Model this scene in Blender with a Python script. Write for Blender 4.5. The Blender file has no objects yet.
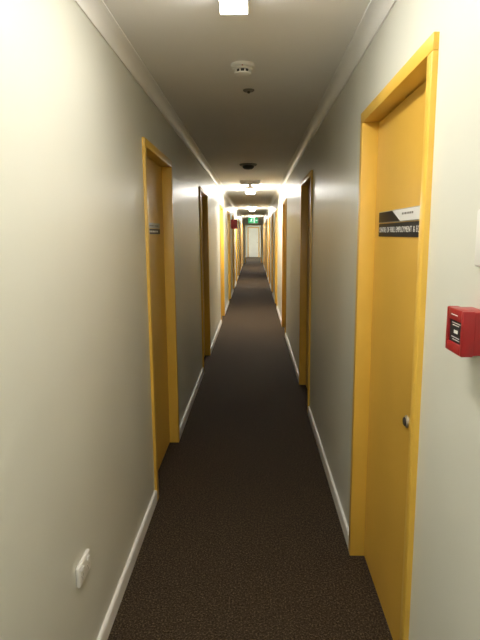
import bpy, bmesh, math, random
from mathutils import Vector, Matrix
random.seed(4)
S = bpy.context.scene
COL = S.collection
R = math.radians

# ------------------------------------------------------------------ dimensions
XL, XR = -0.597, 0.482        # wall faces
H = 2.40                      # ceiling height
YN, YF = -2.4, 36.0           # near / far ends
YP = 29.0                     # partition with an open doorway
XC = (XL + XR) / 2
TH = 0.14                     # wall thickness
DW = 0.93                     # overall door frame width
DH = 2.085                    # overall door frame height
LEFT = [2.86, 5.75, 9.10, 11.8, 14.3, 16.8, 19.3, 21.8, 24.3, 26.8, 31.0]
RIGHT = [1.46, 4.40, 7.85, 10.9, 13.4, 15.9, 18.4, 20.9, 23.4, 25.9, 30.6]

# ------------------------------------------------------------------ materials
def mat(name, col, rough=0.5, metal=0.0, bump=0.0, bscale=200.0, var=0.0, vscale=3.0, emit=None, estr=0.0):
    m = bpy.data.materials.new(name); m.use_nodes = True
    nt = m.node_tree; b = nt.nodes['Principled BSDF']
    b.inputs['Roughness'].default_value = rough
    b.inputs['Metallic'].default_value = metal
    tc = nt.nodes.new('ShaderNodeTexCoord')
    n = nt.nodes.new('ShaderNodeTexNoise'); n.inputs['Scale'].default_value = vscale
    n.inputs['Detail'].default_value = 4
    nt.links.new(tc.outputs['Object'], n.inputs['Vector'])
    r = nt.nodes.new('ShaderNodeValToRGB')
    r.color_ramp.elements[0].position = 0.3; r.color_ramp.elements[1].position = 0.7
    r.color_ramp.elements[0].color = (*[c*(1-var) for c in col], 1)
    r.color_ramp.elements[1].color = (*[min(1, c*(1+var)) for c in col], 1)
    nt.links.new(n.outputs['Fac'], r.inputs['Fac'])
    nt.links.new(r.outputs['Color'], b.inputs['Base Color'])
    if bump:
        n2 = nt.nodes.new('ShaderNodeTexNoise'); n2.inputs['Scale'].default_value = bscale
        n2.inputs['Detail'].default_value = 3
        nt.links.new(tc.outputs['Object'], n2.inputs['Vector'])
        bp = nt.nodes.new('ShaderNodeBump'); bp.inputs['Strength'].default_value = bump
        bp.inputs['Distance'].default_value = 0.002
        nt.links.new(n2.outputs['Fac'], bp.inputs['Height'])
        nt.links.new(bp.outputs['Normal'], b.inputs['Normal'])
    if emit:
        b.inputs['Emission Color'].default_value = (*emit, 1)
        b.inputs['Emission Strength'].default_value = estr
    return m

M = {}
M['wall'] = mat('cream_wall_paint', (0.725, 0.728, 0.645), 0.32, bump=0.12, bscale=160, var=0.025, vscale=1.6)
M['ceiling'] = mat('ceiling_paint', (0.88, 0.868, 0.855), 0.7, bump=0.08, bscale=90, var=0.02, vscale=2)
M['trim'] = mat('white_trim_paint', (0.94, 0.935, 0.91), 0.4, var=0.02, vscale=5)
M['frame'] = mat('yellow_gloss_frame', (0.80, 0.50, 0.078), 0.33, bump=0.05, bscale=60, var=0.04, vscale=4)
M['leaf'] = mat('ochre_door_paint', (0.73, 0.435, 0.068), 0.36, bump=0.05, bscale=60, var=0.05, vscale=2)
M['enddoor'] = mat('pale_end_door_paint', (0.88, 0.88, 0.82), 0.4, var=0.03)
M['white'] = mat('white_plastic', (0.84, 0.83, 0.79), 0.35, var=0.02)
M['slot'] = mat('dark_slot', (0.015, 0.014, 0.013), 0.6)
M['grey'] = mat('grey_plastic', (0.22, 0.21, 0.19), 0.5, var=0.05)
M['darkgrey'] = mat('dark_vent_plastic', (0.05, 0.047, 0.043), 0.5, var=0.05)
M['black'] = mat('black_sign_plastic', (0.010, 0.010, 0.011), 0.5, var=0.05)
M['signwhite'] = mat('white_sign_card', (0.78, 0.78, 0.76), 0.4, var=0.02)
M['signgrey'] = mat('silver_sign_edge', (0.42, 0.42, 0.40), 0.35, metal=0.4, var=0.03)
M['red'] = mat('red_call_point_plastic', (0.35, 0.014, 0.016), 0.32, var=0.05)
M['brightred'] = mat('bright_red_sign', (0.70, 0.03, 0.025), 0.4, var=0.04)
M['chrome'] = mat('brushed_chrome', (0.70, 0.69, 0.66), 0.32, metal=0.9, var=0.04)
M['green'] = mat('lit_exit_green', (0.02, 0.35, 0.12), 0.4, emit=(0.02, 0.50, 0.20), estr=0.7)
M['exitwhite'] = mat('lit_exit_white', (0.8, 0.85, 0.8), 0.4, emit=(0.75, 1.0, 0.85), estr=1.0)
M['tube'] = mat('lit_diffuser', (0.9, 0.9, 0.85), 0.4, emit=(1.0, 0.96, 0.88), estr=33.0)
M['tube_behind'] = mat('lit_diffuser_behind', (0.9, 0.9, 0.85), 0.4, emit=(1.0, 0.96, 0.88), estr=42.0)
M['tube_far'] = mat('lit_far_diffuser', (0.9, 0.9, 0.85), 0.4, emit=(1.0, 0.975, 0.92), estr=68.0)
M['tube_end'] = mat('lit_end_diffuser', (0.9, 0.9, 0.85), 0.4, emit=(1.0, 0.975, 0.92), estr=120.0)
M['led'] = mat('red_indicator', (0.5, 0.02, 0.02), 0.3)

# carpet: dark brown loop pile with tan flecks
def carpet():
    m = bpy.data.materials.new('brown_fleck_carpet'); m.use_nodes = True
    nt = m.node_tree; b = nt.nodes['Principled BSDF']; b.inputs['Roughness'].default_value = 0.85
    b.inputs['Specular IOR Level'].default_value = 0.15
    tc = nt.nodes.new('ShaderNodeTexCoord')
    v = nt.nodes.new('ShaderNodeTexVoronoi'); v.inputs['Scale'].default_value = 205
    n = nt.nodes.new('ShaderNodeTexNoise'); n.inputs['Scale'].default_value = 128; n.inputs['Detail'].default_value = 5
    n.inputs['Roughness'].default_value = 0.75
    for t in (v, n): nt.links.new(tc.outputs['Object'], t.inputs['Vector'])
    r = nt.nodes.new('ShaderNodeValToRGB'); e = r.color_ramp.elements
    e[0].position = 0.39; e[0].color = (0.020, 0.0135, 0.0080, 1)
    e[1].position = 0.67; e[1].color = (0.245, 0.174, 0.106, 1)
    k = e.new(0.53); k.color = (0.078, 0.0540, 0.0335, 1)
    nt.links.new(n.outputs['Fac'], r.inputs['Fac'])
    rv = nt.nodes.new('ShaderNodeRGBToBW'); nt.links.new(v.outputs['Color'], rv.inputs[0])
    mx = nt.nodes.new('ShaderNodeMixRGB'); mx.blend_type = 'MULTIPLY'; mx.inputs[0].default_value = 0.5
    nt.links.new(r.outputs['Color'], mx.inputs[1]); nt.links.new(rv.outputs[0], mx.inputs[2])
    nt.links.new(mx.outputs[0], b.inputs['Base Color'])
    bp = nt.nodes.new('ShaderNodeBump'); bp.inputs['Strength'].default_value = 0.5; bp.inputs['Distance'].default_value = 0.003
    nt.links.new(v.outputs['Distance'], bp.inputs['Height']); nt.links.new(bp.outputs['Normal'], b.inputs['Normal'])
    return m
M['carpet'] = carpet()

# ------------------------------------------------------------------ mesh helpers
def box(bm, x0, x1, y0, y1, z0, z1, bev=0.0, seg=2):
    x0, x1 = sorted((x0, x1)); y0, y1 = sorted((y0, y1)); z0, z1 = sorted((z0, z1))
    r = bmesh.ops.create_cube(bm, size=1.0)
    vs = r['verts']
    for v in vs:
        v.co = Vector((x0 + (v.co.x+.5)*(x1-x0), y0 + (v.co.y+.5)*(y1-y0), z0 + (v.co.z+.5)*(z1-z0)))
    if bev:
        es = list({e for v in vs for e in v.link_edges})
        bmesh.ops.bevel(bm, geom=es, offset=bev, segments=seg, affect='EDGES', profile=0.5)

def prism(bm, pts, axis, a0, a1):
    """closed polygon pts extruded along axis ('x','y','z')"""
    def mk(p, a):
        if axis == 'y': return Vector((p[0], a, p[1]))
        if axis == 'x': return Vector((a, p[0], p[1]))
        return Vector((p[0], p[1], a))
    A = [bm.verts.new(mk(p, a0)) for p in pts]; B = [bm.verts.new(mk(p, a1)) for p in pts]
    n = len(pts)
    bm.faces.new(A); bm.faces.new(B[::-1])
    for i in range(n): bm.faces.new((A[i], B[i], B[(i+1) % n], A[(i+1) % n]))

def lathe(bm, prof, n=40, mtx=None):
    """prof: list of (r, z) revolved about z"""
    rings = []; new = []
    for r, z in prof:
        if r < 1e-6:
            v = bm.verts.new((0, 0, z)); rings.append([v]); new.append(v)
        else:
            ring = [bm.verts.new((r*math.cos(2*math.pi*i/n), r*math.sin(2*math.pi*i/n), z)) for i in range(n)]
            rings.append(ring); new += ring
    for a, b in zip(rings, rings[1:]):
        for i in range(n):
            j = (i+1) % n
            if len(a) == 1 and len(b) == 1: continue
            if len(a) == 1: bm.faces.new((a[0], b[i], b[j]))
            elif len(b) == 1: bm.faces.new((a[i], b[0], a[j]))
            else: bm.faces.new((a[i], b[i], b[j], a[j]))
    if mtx is not None:
        for v in new: v.co = mtx @ v.co

def link(name, bm, m, parent=None, loc=(0, 0, 0), smooth=False):
    bmesh.ops.recalc_face_normals(bm, faces=bm.faces[:])
    me = bpy.data.meshes.new(name); bm.to_mesh(me); bm.free()
    me.materials.append(m)
    if smooth:
        for p in me.polygons: p.use_smooth = True
        try: me.set_sharp_from_angle(angle=R(35))
        except Exception: pass
    o = bpy.data.objects.new(name, me); COL.objects.link(o)
    o.location = loc
    if parent: o.parent = parent
    return o

def thing(name, label, cat, loc, group=None, kind=None):
    o = bpy.data.objects.new(name, None); COL.objects.link(o)
    o.empty_display_size = 0.05
    o.location = loc; o['label'] = label; o['category'] = cat
    if group: o['group'] = group
    if kind: o['kind'] = kind
    return o

def struct(name, bm, m, label, cat, smooth=False):
    o = link(name, bm, m, smooth=smooth)
    o['kind'] = 'structure'; o['label'] = label; o['category'] = cat
    return o

def text_obj(name, body, size, m, parent, mtx, extrude=0.0004, align='LEFT', width=None, bold=0.0):
    cu = bpy.data.curves.new(name, 'FONT'); cu.body = body; cu.size = size; cu.extrude = extrude
    cu.offset = bold
    cu.align_x = align; cu.align_y = 'CENTER'
    cu.space_word = 1.35
    t = bpy.data.objects.new(name + '_tmp', cu); COL.objects.link(t)
    bpy.context.view_layer.update()
    dg = bpy.context.evaluated_depsgraph_get()
    me = bpy.data.meshes.new_from_object(t.evaluated_get(dg))
    bpy.data.objects.remove(t)
    if width:
        xs = [v.co.x for v in me.vertices]; k = width / (max(xs) - min(xs))
        for v in me.vertices: v.co.x *= k
    me.transform(mtx)
    me.materials.clear(); me.materials.append(m)
    o = bpy.data.objects.new(name, me); COL.objects.link(o); o.parent = parent
    return o

# ------------------------------------------------------------------ room shell
bm = bmesh.new(); box(bm, XL-TH, XR+TH, YN-.1, YF+.1, -.06, 0)
struct('floor', bm, M['carpet'], 'dark brown flecked carpet running the length of the corridor', 'carpet floor')
bm = bmesh.new(); box(bm, XL-TH, XR+TH, YN-.1, YF+.1, H, H+.06)
struct('ceiling', bm, M['ceiling'], 'plain off-white corridor ceiling', 'ceiling')

def wall(name, W, s, starts, label):
    bm = bmesh.new(); a = YN
    for y in starts:
        box(bm, W, W+s*TH, a, y, 0, H)
        box(bm, W, W+s*TH, y, y+DW, DH, H)
        a = y + DW
    box(bm, W, W+s*TH, a, YF, 0, H)
    struct(name, bm, M['wall'], label, 'wall')
wall('wall_left', XL, -1, LEFT, 'cream painted wall on the left with the white power outlet')
wall('wall_right', XR, 1, RIGHT, 'cream painted wall on the right with the red call point')
bm = bmesh.new(); box(bm, XL-TH, XR+TH, YN-.1, YN, 0, H)
struct('wall_near', bm, M['wall'], 'cream end wall behind the viewer', 'wall')
EDX0, EDX1, EDH = XC-.40, XC+.40, 2.04
bm = bmesh.new()
box(bm, XL-TH, EDX0, YF, YF+.1, 0, H); box(bm, EDX1, XR+TH, YF, YF+.1, 0, H); box(bm, EDX0, EDX1, YF, YF+.1, EDH, H)
struct('wall_far', bm, M['wall'], 'far end wall around the pale door', 'wall')
PX0, PX1, PDH = XC-.47, XC+.47, 2.10
bm = bmesh.new()
box(bm, XL, PX0, YP, YP+.1, 0, H); box(bm, PX1, XR, YP, YP+.1, 0, H); box(bm, PX0, PX1, YP, YP+.1, PDH, H)
struct('wall_partition', bm, M['wall'], 'partition across the corridor around the open doorway beyond the exit sign', 'wall')

# baseboards, interrupted at the doors
def baseboard(name, W, s, starts, label):
    bm = bmesh.new(); a = YN
    prof = [(W, 0), (W-s*.014, 0), (W-s*.014, .062), (W-s*.011, .069), (W-s*.004, .072), (W, .072)]
    segs = []
    for y in list(starts) + [YF]:
        if a < YP < y: segs += [(a, YP), (YP+.1, y)]
        else: segs.append((a, y))
        a = y + DW
    for p, q in segs: prism(bm, prof, 'y', p, q)
    struct(name, bm, M['trim'], label, 'baseboard')
baseboard('baseboard_left', XL, -1, LEFT, 'white painted skirting along the foot of the left wall')
baseboard('baseboard_right', XR, 1, RIGHT, 'white painted skirting along the foot of the right wall')

# cove cornices
def cornice(name, W, s, label):
    c = .058; pts = [(W, H), (W, H-c), (W-s*.006, H-c)]
    for i in range(0, 9):
        a = i/8*math.pi/2
        # concave quarter circle centred on the room side
        cx, cz = W-s*c, H-c
        pts.append((cx + s*(c-.006)*math.cos(a), cz + (c-.006)*math.sin(a)))
    pts.append((W-s*c, H))
    bm = bmesh.new(); prism(bm, pts, 'y', YN, YP); prism(bm, pts, 'y', YP+.1, YF)
    struct(name, bm, M['trim'], label, 'cornice', smooth=True)
cornice('trim_1', XL, -1, 'white cove cornice between ceiling and left wall')
cornice('trim_2', XR, 1, 'white cove cornice between ceiling and right wall')

# ------------------------------------------------------------------ yellow doors
FW = .045   # frame face width
PR = .016   # how proud of the wall
RB = .052   # face of the leaf behind the wall face
mesh_cache = {}
def door(n, s, y, label, detail=None):
    W = XR if s > 0 else XL
    root = thing('door_%d' % n, label, 'door', (W, y, 0), kind='structure')
    if s not in mesh_cache:
        bm = bmesh.new()
        # jambs with a door stop, and the head
        for a, b, st in ((0, FW, FW+.012), (DW-FW, DW, DW-FW-.012)):
            box(bm, -s*PR, s*.12, a, b, 0, DH-FW, bev=.003)
            box(bm, s*(RB+.041), s*.12, b if st > b else a, st, 0, DH-FW)
        box(bm, -s*PR, s*.12, 0, DW, DH-FW, DH, bev=.003)
        fr = link('door_frame', bm, M['frame'], root, smooth=True)
        bm = bmesh.new(); box(bm, s*RB, s*(RB+.038), FW+.003, DW-FW-.003, .008, DH-FW-.003, bev=.002)
        lf = link('door_leaf', bm, M['leaf'], root)
        mesh_cache[s] = (fr.data, lf.data)
    else:
        for nm, me in zip(('door_frame', 'door_leaf'), mesh_cache[s]):
            o = bpy.data.objects.new(nm, me); COL.objects.link(o); o.parent = root
        lf = o
    return root, lf

def lock(s, leaf, yy, z):
    # escutcheon ring and keyed cylinder
    mt = Matrix.Translation((s*RB, yy, z)) @ Matrix.Rotation(-s*math.pi/2, 4, 'Y')
    bm = bmesh.new(); lathe(bm, [(0, -.001), (.022, -.001), (.022, .004), (.019, .007), (.016, .008), (0, .008)], 36, mt)
    link('lock_rose', bm, M['chrome'], leaf, smooth=True)
    bm = bmesh.new(); lathe(bm, [(0, .008), (.015, .008), (.015, .011), (.013, .013), (0, .013)], 32, mt)
    link('lock_cylinder', bm, M['darkgrey'], leaf, smooth=True)

ordn = ['nearest', 'second', 'third', 'fourth', 'fifth', 'sixth', 'seventh', 'eighth', 'ninth', 'tenth', 'last']
num = 1
for i, y in enumerate(RIGHT):
    lab = ('large yellow door nearest on the right, with two name strips and a lock' if i == 0 else
           'yellow framed door, %s along the right wall counted from the red call point' % ordn[i])
    root, leaf = door(num, 1, y, lab)
    if i == 0:
        # upper strip: dark picture area at left, white card at right
        x = RB
        Y0, Y1 = DW-FW-.09, .15
        bm = bmesh.new(); box(bm, x-.004, x, Y1, Y0, 1.611, 1.657, bev=.001)
        up = link('name_strip', bm, M['signgrey'], root); up['label'] = 'upper black and white name strip'
        bm = bmesh.new(); prism(bm, [(Y0-.003, 1.614), (Y0-.32, 1.614), (Y0-.21, 1.654), (Y0-.003, 1.654)], 'x', x-.0052, x-.003)
        link('dark_panel', bm, M['black'], up)
        bm = bmesh.new(); prism(bm, [(Y1+.004, 1.614), (Y0-.325, 1.614), (Y0-.215, 1.654), (Y1+.004, 1.654)], 'x', x-.0052, x-.003)
        link('name_card', bm, M['signwhite'], up)
        bm = bmesh.new()
        yy = Y0-.35
        for w in (.012, .010, .015, .008, .014, .011, .013):
            box(bm, x-.006, x-.005, yy-w, yy, 1.635, 1.642); yy -= w+.008
        link('small_print', bm, M['grey'], up)
        # lower strip: white capitals on black
        bm = bmesh.new(); box(bm, x-.004, x, Y1, Y0, 1.556, 1.608, bev=.001)
        lo = link('department_strip', bm, M['black'], root); lo['label'] = 'black strip with white capital letters'
        mt = Matrix(((0, 0, -1, x-.0048), (-1, 0, 0, Y0-.010), (0, 1, 0, 1.582), (0, 0, 0, 1)))
        text_obj('strip_lettering', 'CENTRE OF FULL EMPLOYMENT & EQUITY', .030, M['signwhite'], lo, mt, width=(Y0-Y1)-.028, bold=-.0002)
        lock(1, leaf, .288, .918)
    else:
        lock(1, leaf, FW+.07, .95)
    num += 1
for i, y in enumerate(LEFT):
    lab = ('yellow door nearest on the left, with a small name plate at eye height' if i == 0 else
           'yellow framed door, %s along the left wall counted from the power outlet' % ordn[i])
    root, leaf = door(num, -1, y, lab)
    if i == 0:
        x = -RB
        bm = bmesh.new(); box(bm, x, x+.004, .30, .72, 1.612, 1.645, bev=.001)
        up = link('name_strip', bm, M['signgrey'], root)
        bm = bmesh.new(); box(bm, x+.004, x+.0048, .34, .50, 1.624, 1.632); box(bm, x+.004, x+.0048, .53, .66, 1.624, 1.632)
        link('small_print', bm, M['grey'], up)
        bm = bmesh.new(); box(bm, x, x+.004, .30, .72, 1.575, 1.608, bev=.001)
        lo = link('department_strip', bm, M['darkgrey'], root)
        bm = bmesh.new()
        yy = .32
        for w in (.05, .02, .04, .07, .03, .05):
            box(bm, x+.004, x+.0048, yy, yy+w, 1.586, 1.597); yy += w+.012
        link('strip_lettering', bm, M['signwhite'], lo)
    lock(-1, leaf, FW+.07, .95)
    num += 1

# open doorway in the partition: a yellow frame without a leaf
root = thing('door_%d' % num, 'yellow frame of the open doorway across the corridor beyond the exit sign', 'doorway', (XC, YP, 0), kind='structure')
w = .47
bm = bmesh.new()
for a, b in ((-w, -w+.045), (w-.045, w)): box(bm, a, b, -.014, .114, 0, PDH-.045, bev=.002)
box(bm, -w, w, -.014, .114, PDH-.045, PDH, bev=.002)
link('door_frame', bm, M['frame'], root)
num += 1

# far end door
root = thing('door_%d' % num, 'pale door closing the far end of the corridor', 'door', (XC, YF, 0), kind='structure')
bm = bmesh.new(); w = .40
for a, b in ((-w, -w+.06), (w-.06, w)): box(bm, a, b, -.014, .10, 0, EDH-.06, bev=.002)
box(bm, -w, w, -.014, .10, EDH-.06, EDH, bev=.002)
link('door_frame', bm, M['leaf'], root)
bm = bmesh.new(); box(bm, -w+.063, w-.063, .03, .07, .008, EDH-.063, bev=.002)
lf = link('door_leaf', bm, M['enddoor'], root)
bm = bmesh.new(); lathe(bm, [(0, 0), (.028, 0), (.028, .005), (.012, .008), (.012, .03), (.026, .04), (.026, .058), (0, .064)], 28,
                        Matrix.Translation((w-.13, .03, 1.0)) @ Matrix.Rotation(math.pi/2, 4, 'X'))
link('door_knob', bm, M['chrome'], lf, smooth=True)

# ------------------------------------------------------------------ ceiling lights
def batten(y0, label, tube, deep):
    t = thing('batten_light', label, 'ceiling light', (XC-.012, y0+.6, H))
    if deep:       # flat prismatic cover under a full-width channel
        hb, d, hw = .034, .025, .050
        bm = bmesh.new(); box(bm, -hw, hw, -.6, .6, -hb, 0, bev=.003)
        link('body', bm, M['white'], t)
        bm = bmesh.new(); prism(bm, [(-.048, -hb), (-.044, -hb-d), (.044, -hb-d), (.048, -hb)], 'y', -.588, .588)
        link('diffuser', bm, tube, t)
        cw = hw
    else:          # wide flat opal cover under a narrow channel
        hb, d, hw = .036, .034, .035
        bm = bmesh.new(); box(bm, -hw, hw, -.6, .6, -hb, 0, bev=.003)
        link('body', bm, M['white'], t)
        bm = bmesh.new(); prism(bm, [(-.085, -hb), (-.078, -hb-d), (.078, -hb-d), (.085, -hb)], 'y', -.588, .588)
        link('diffuser', bm, tube, t)
        cw = .087
    for a, b in ((-.6, -.588), (.588, .6)):
        bm = bmesh.new(); box(bm, -cw, cw, a, b, -hb-d-.002, -hb+.001, bev=.002)
        link('end_cap', bm, M['white'], t)
batten(0.80, 'lit white fluorescent batten overhead, nearest the viewer', M['tube'], True)
batten(-1.3, 'lit white fluorescent batten behind the viewer', M['tube_behind'], True)
batten(9.0, 'lit fluorescent batten on the ceiling just beyond the emergency light', M['tube_far'], False)
batten(16.4, 'lit fluorescent batten on the ceiling just in front of the exit sign', M['tube_far'], False)
batten(24.0, 'lit fluorescent batten on the ceiling between the exit sign and the open doorway', M['tube_far'], False)
batten(32.4, 'lit fluorescent batten on the ceiling by the far end door', M['tube_end'], False)

# ------------------------------------------------------------------ ceiling fittings
t = thing('smoke_detector', 'white round smoke detector on the ceiling near the first light', 'smoke detector', (-.055, 2.74, H))
bm = bmesh.new(); lathe(bm, [(0, 0), (.058, 0), (.058, -.012), (.054, -.016), (0, -.016)], 48)
link('base', bm, M['white'], t, smooth=True)
bm = bmesh.new(); lathe(bm, [(0, -.016), (.047, -.016), (.05, -.022), (.048, -.027), (0, -.027)], 48)
link('body', bm, M['white'], t, smooth=True)
bm = bmesh.new(); lathe(bm, [(0, -.026), (.036, -.026), (.036, -.041), (0, -.041)], 40)
link('sensor_chamber', bm, M['slot'], t)
bm = bmesh.new()
for i in range(10):
    a = i/10*2*math.pi; c = Vector((.039*math.cos(a), .039*math.sin(a), 0))
    mt = Matrix.Translation(c) @ Matrix.Rotation(a, 4, 'Z')
    k = len(bm.verts); box(bm, -.0025, .0025, -.0025, .0025, -.042, -.026)
    bm.verts.ensure_lookup_table()
    for v in bm.verts[k:]: v.co = mt @ v.co
lathe(bm, [(0, -.041), (.042, -.041), (.040, -.046), (.030, -.051), (.012, -.053), (0, -.053)], 48)
link('cap', bm, M['white'], t, smooth=True)
bm = bmesh.new(); lathe(bm, [(0, -.016), (.003, -.016), (.003, -.019), (0, -.02)], 12, Matrix.Translation((.0, -.053, 0)))
link('indicator', bm, M['led'], t)

t = thing('ceiling_cover_plate', 'small grey round cover on the ceiling behind the smoke detector', 'cover plate', (-.03, 3.2, H))
bm = bmesh.new(); lathe(bm, [(0, 0), (.033, 0), (.033, -.004), (.028, -.008), (0, -.009)], 36)
link('plate', bm, M['grey'], t, smooth=True)
bm = bmesh.new(); lathe(bm, [(0, -.008), (.008, -.008), (.008, -.016), (.005, -.019), (0, -.019)], 20)
link('centre_button', bm, M['darkgrey'], t, smooth=True)

t = thing('ceiling_detector', 'dark round raised detector on the ceiling before the emergency light', 'detector', (-.07, 6.45, H))
bm = bmesh.new(); lathe(bm, [(0, 0), (.105, 0), (.105, -.010), (.096, -.018), (0, -.018)], 48)
link('base', bm, M['grey'], t, smooth=True)
bm = bmesh.new(); lathe(bm, [(0, -.018), (.066, -.018), (.070, -.032), (.064, -.044), (.046, -.056), (.020, -.060), (0, -.060)], 48)
link('body', bm, M['darkgrey'], t, smooth=True)

t = thing('emergency_light', 'white box emergency light across the ceiling before the second batten', 'emergency light', (XC-.005, 8.35, H))
bm = bmesh.new(); box(bm, -.16, .16, -.05, .05, -.045, 0, bev=.006)
link('housing', bm, M['white'], t, smooth=True)
bm = bmesh.new(); box(bm, -.145, .145, -.04, .04, -.062, -.043, bev=.006)
link('lens', bm, M['signwhite'], t, smooth=True)

# exit sign hung from the ceiling
t = thing('exit_sign', 'lit green running man exit sign hanging far down the corridor', 'exit sign', (XC+.01, 20.2, H))
SW, SB, ST = .20, -.43, -.20
bm = bmesh.new(); box(bm, -SW, SW, -.025, .025, SB, ST, bev=.006)
link('housing', bm, M['white'], t, smooth=True)
for sx in (-.13, .13):
    bm = bmesh.new(); lathe(bm, [(0, ST-.002), (.006, ST-.002), (.006, 0), (0, 0)], 14, Matrix.Translation((sx, 0, 0)))
    link('hanging_rod', bm, M['white'], t)
bm = bmesh.new(); box(bm, -SW+.012, SW-.012, -.028, -.024, SB+.012, ST-.012)
pan = link('sign_panel', bm, M['green'], t)
bm = bmesh.new(); zc = (SB+ST)/2
yf0, yf1 = -.0295, -.0275
def poly(p): prism(bm, [(a, zc+b) for a, b in p], 'y', yf0, yf1)
def limb(a, b, w):
    a, b = Vector(a), Vector(b); d = (b-a).normalized(); n = Vector((-d.y, d.x))*w/2
    poly([tuple(a+n), tuple(b+n), tuple(b-n), tuple(a-n)])
ox = -.06
poly([(ox+.02+.016*math.cos(i/12*2*math.pi), .066+.016*math.sin(i/12*2*math.pi)) for i in range(12)])
limb((ox+.012, .046), (ox-.012, -.008), .030)
limb((ox+.014, .040), (ox+.045, .018), .012); limb((ox+.045, .018), (ox+.066, .036), .011)
limb((ox+.004, .040), (ox-.035, .030), .012); limb((ox-.035, .030), (ox-.048, .002), .011)
limb((ox-.010, -.006), (ox+.028, -.028), .016); limb((ox+.028, -.028), (ox+.020, -.074), .014)
limb((ox-.012, -.006), (ox-.030, -.044), .016); limb((ox-.030, -.044), (ox-.070, -.050), .014)
# doorway and arrow
poly([(ox+.085, -.08), (ox+.135, -.08), (ox+.135, .08), (ox+.085, .08)])
limb((ox+.165, 0), (ox+.20, 0), .02); poly([(ox+.195, .03), (ox+.235, 0), (ox+.195, -.03)])
link('pictogram', bm, M['exitwhite'], pan)

# red sign projecting from the left wall far down the corridor
t = thing('projecting_sign', 'small red sign sticking out high on the left wall, left of the exit sign', 'sign', (XL, 13.6, 1.83))
bm = bmesh.new(); box(bm, 0, .012, -.02, .02, -.11, .11, bev=.002)
link('bracket', bm, M['brightred'], t, smooth=True)
bm = bmesh.new(); box(bm, .010, .16, -.004, .004, -.12, .12, bev=.0015)
link('sign_panel', bm, M['brightred'], t)

# ------------------------------------------------------------------ right wall fittings
CY, CZ = 1.105, 1.362
t = thing('fire_call_point', 'red break glass fire call point on the right wall beside the nearest door', 'fire alarm', (XR, CY, CZ))
bm = bmesh.new(); box(bm, -.030, .001, -.044, .044, -.046, .046, bev=.003, seg=3)
link('back_box', bm, M['red'], t, smooth=True)
bm = bmesh.new()
# raised front surround with an opening for the glass
x0, x1 = -.055, -.029
box(bm, x0, x1, -.046, -.034, -.048, .048, bev=.003); box(bm, x0, x1, .034, .046, -.048, .048, bev=.003)
box(bm, x0, x1, -.036, .036, .022, .048, bev=.003); box(bm, x0, x1, -.036, .036, -.048, -.026, bev=.003)
link('front_cover', bm, M['red'], t, smooth=True)
bm = bmesh.new(); box(bm, -.050, -.029, -.0345, .0345, -.0265, .0225)
g = link('glass_panel', bm, M['black'], t)
bm = bmesh.new()
for z, a, b in ((.016, -.022, .022), (.011, -.016, .018), (-.015, -.020, .022), (-.020, -.022, .016)):
    box(bm, -.0508, -.0498, a, b, z-.0007, z+.0007)
box(bm, -.0508, -.0498, -.010, .010, -.006, .001)
link('printed_label', bm, M['signwhite'], g)
bm = bmesh.new(); box(bm, -.0558, -.0548, -.018, .018, .034, .0355)
link('raised_mark', bm, M['signwhite'], t)

t = thing('plastic_plate', 'white plastic plate at the right edge above the red call point', 'wall plate', (XR, 1.072, 1.558))
bm = bmesh.new(); box(bm, -.012, 0, -.058, .058, -.060, .060, bev=.005, seg=3)
link('plate', bm, M['white'], t, smooth=True)
bm = bmesh.new(); box(bm, -.017, -.011, -.012, .012, -.02, .02, bev=.002)
link('switch', bm, M['white'], t, smooth=True)

# ------------------------------------------------------------------ left wall power outlet
t = thing('power_outlet', 'white double power outlet low on the left wall', 'power outlet', (XL, 1.60, .444))
bm = bmesh.new(); box(bm, 0, .014, -.058, .058, -.037, .037, bev=.006, seg=4)
link('plate', bm, M['white'], t, smooth=True)
for sy in (-.03, .03):
    bm = bmesh.new(); box(bm, .013, .019, sy-.008, sy+.008, .010, .027, bev=.003, seg=3)
    link('switch', bm, M['white'], t, smooth=True)
    bm = bmesh.new()
    for dy, ang in ((-.0075, .5), (.0075, -.5), (0, 0)):
        k = len(bm.verts); box(bm, .0135, .0144, -.0009, .0009, -.0042, .0042)
        bm.verts.ensure_lookup_table()
        mt = Matrix.Translation((0, sy+dy, -.008 if ang else -.021)) @ Matrix.Rotation(ang, 4, 'X')
        for v in bm.verts[k:]: v.co = mt @ v.co
    link('pin_slots', bm, M['grey'], t)

# ------------------------------------------------------------------ world, camera
w = bpy.data.worlds.new('World'); S.world = w; w.use_nodes = True
w.node_tree.nodes['Background'].inputs[0].default_value = (.02, .02, .018, 1)
w.node_tree.nodes['Background'].inputs[1].default_value = 0.2

cd = bpy.data.cameras.new('Camera'); cam = bpy.data.objects.new('Camera', cd); COL.objects.link(cam)
cd.sensor_fit = 'VERTICAL'; cd.sensor_height = 36; cd.sensor_width = 27; cd.lens = 518/640*36
cd.clip_start = .02
rot = Matrix.Rotation(R(1.63), 3, 'Z') @ Matrix.Rotation(R(90-9.4), 3, 'X') @ Matrix.Rotation(R(-.45), 3, 'Z')
cam.location = (0, 0, 1.57); cam.rotation_euler = rot.to_euler()
S.camera = cam
S.view_settings.view_transform = 'Standard'
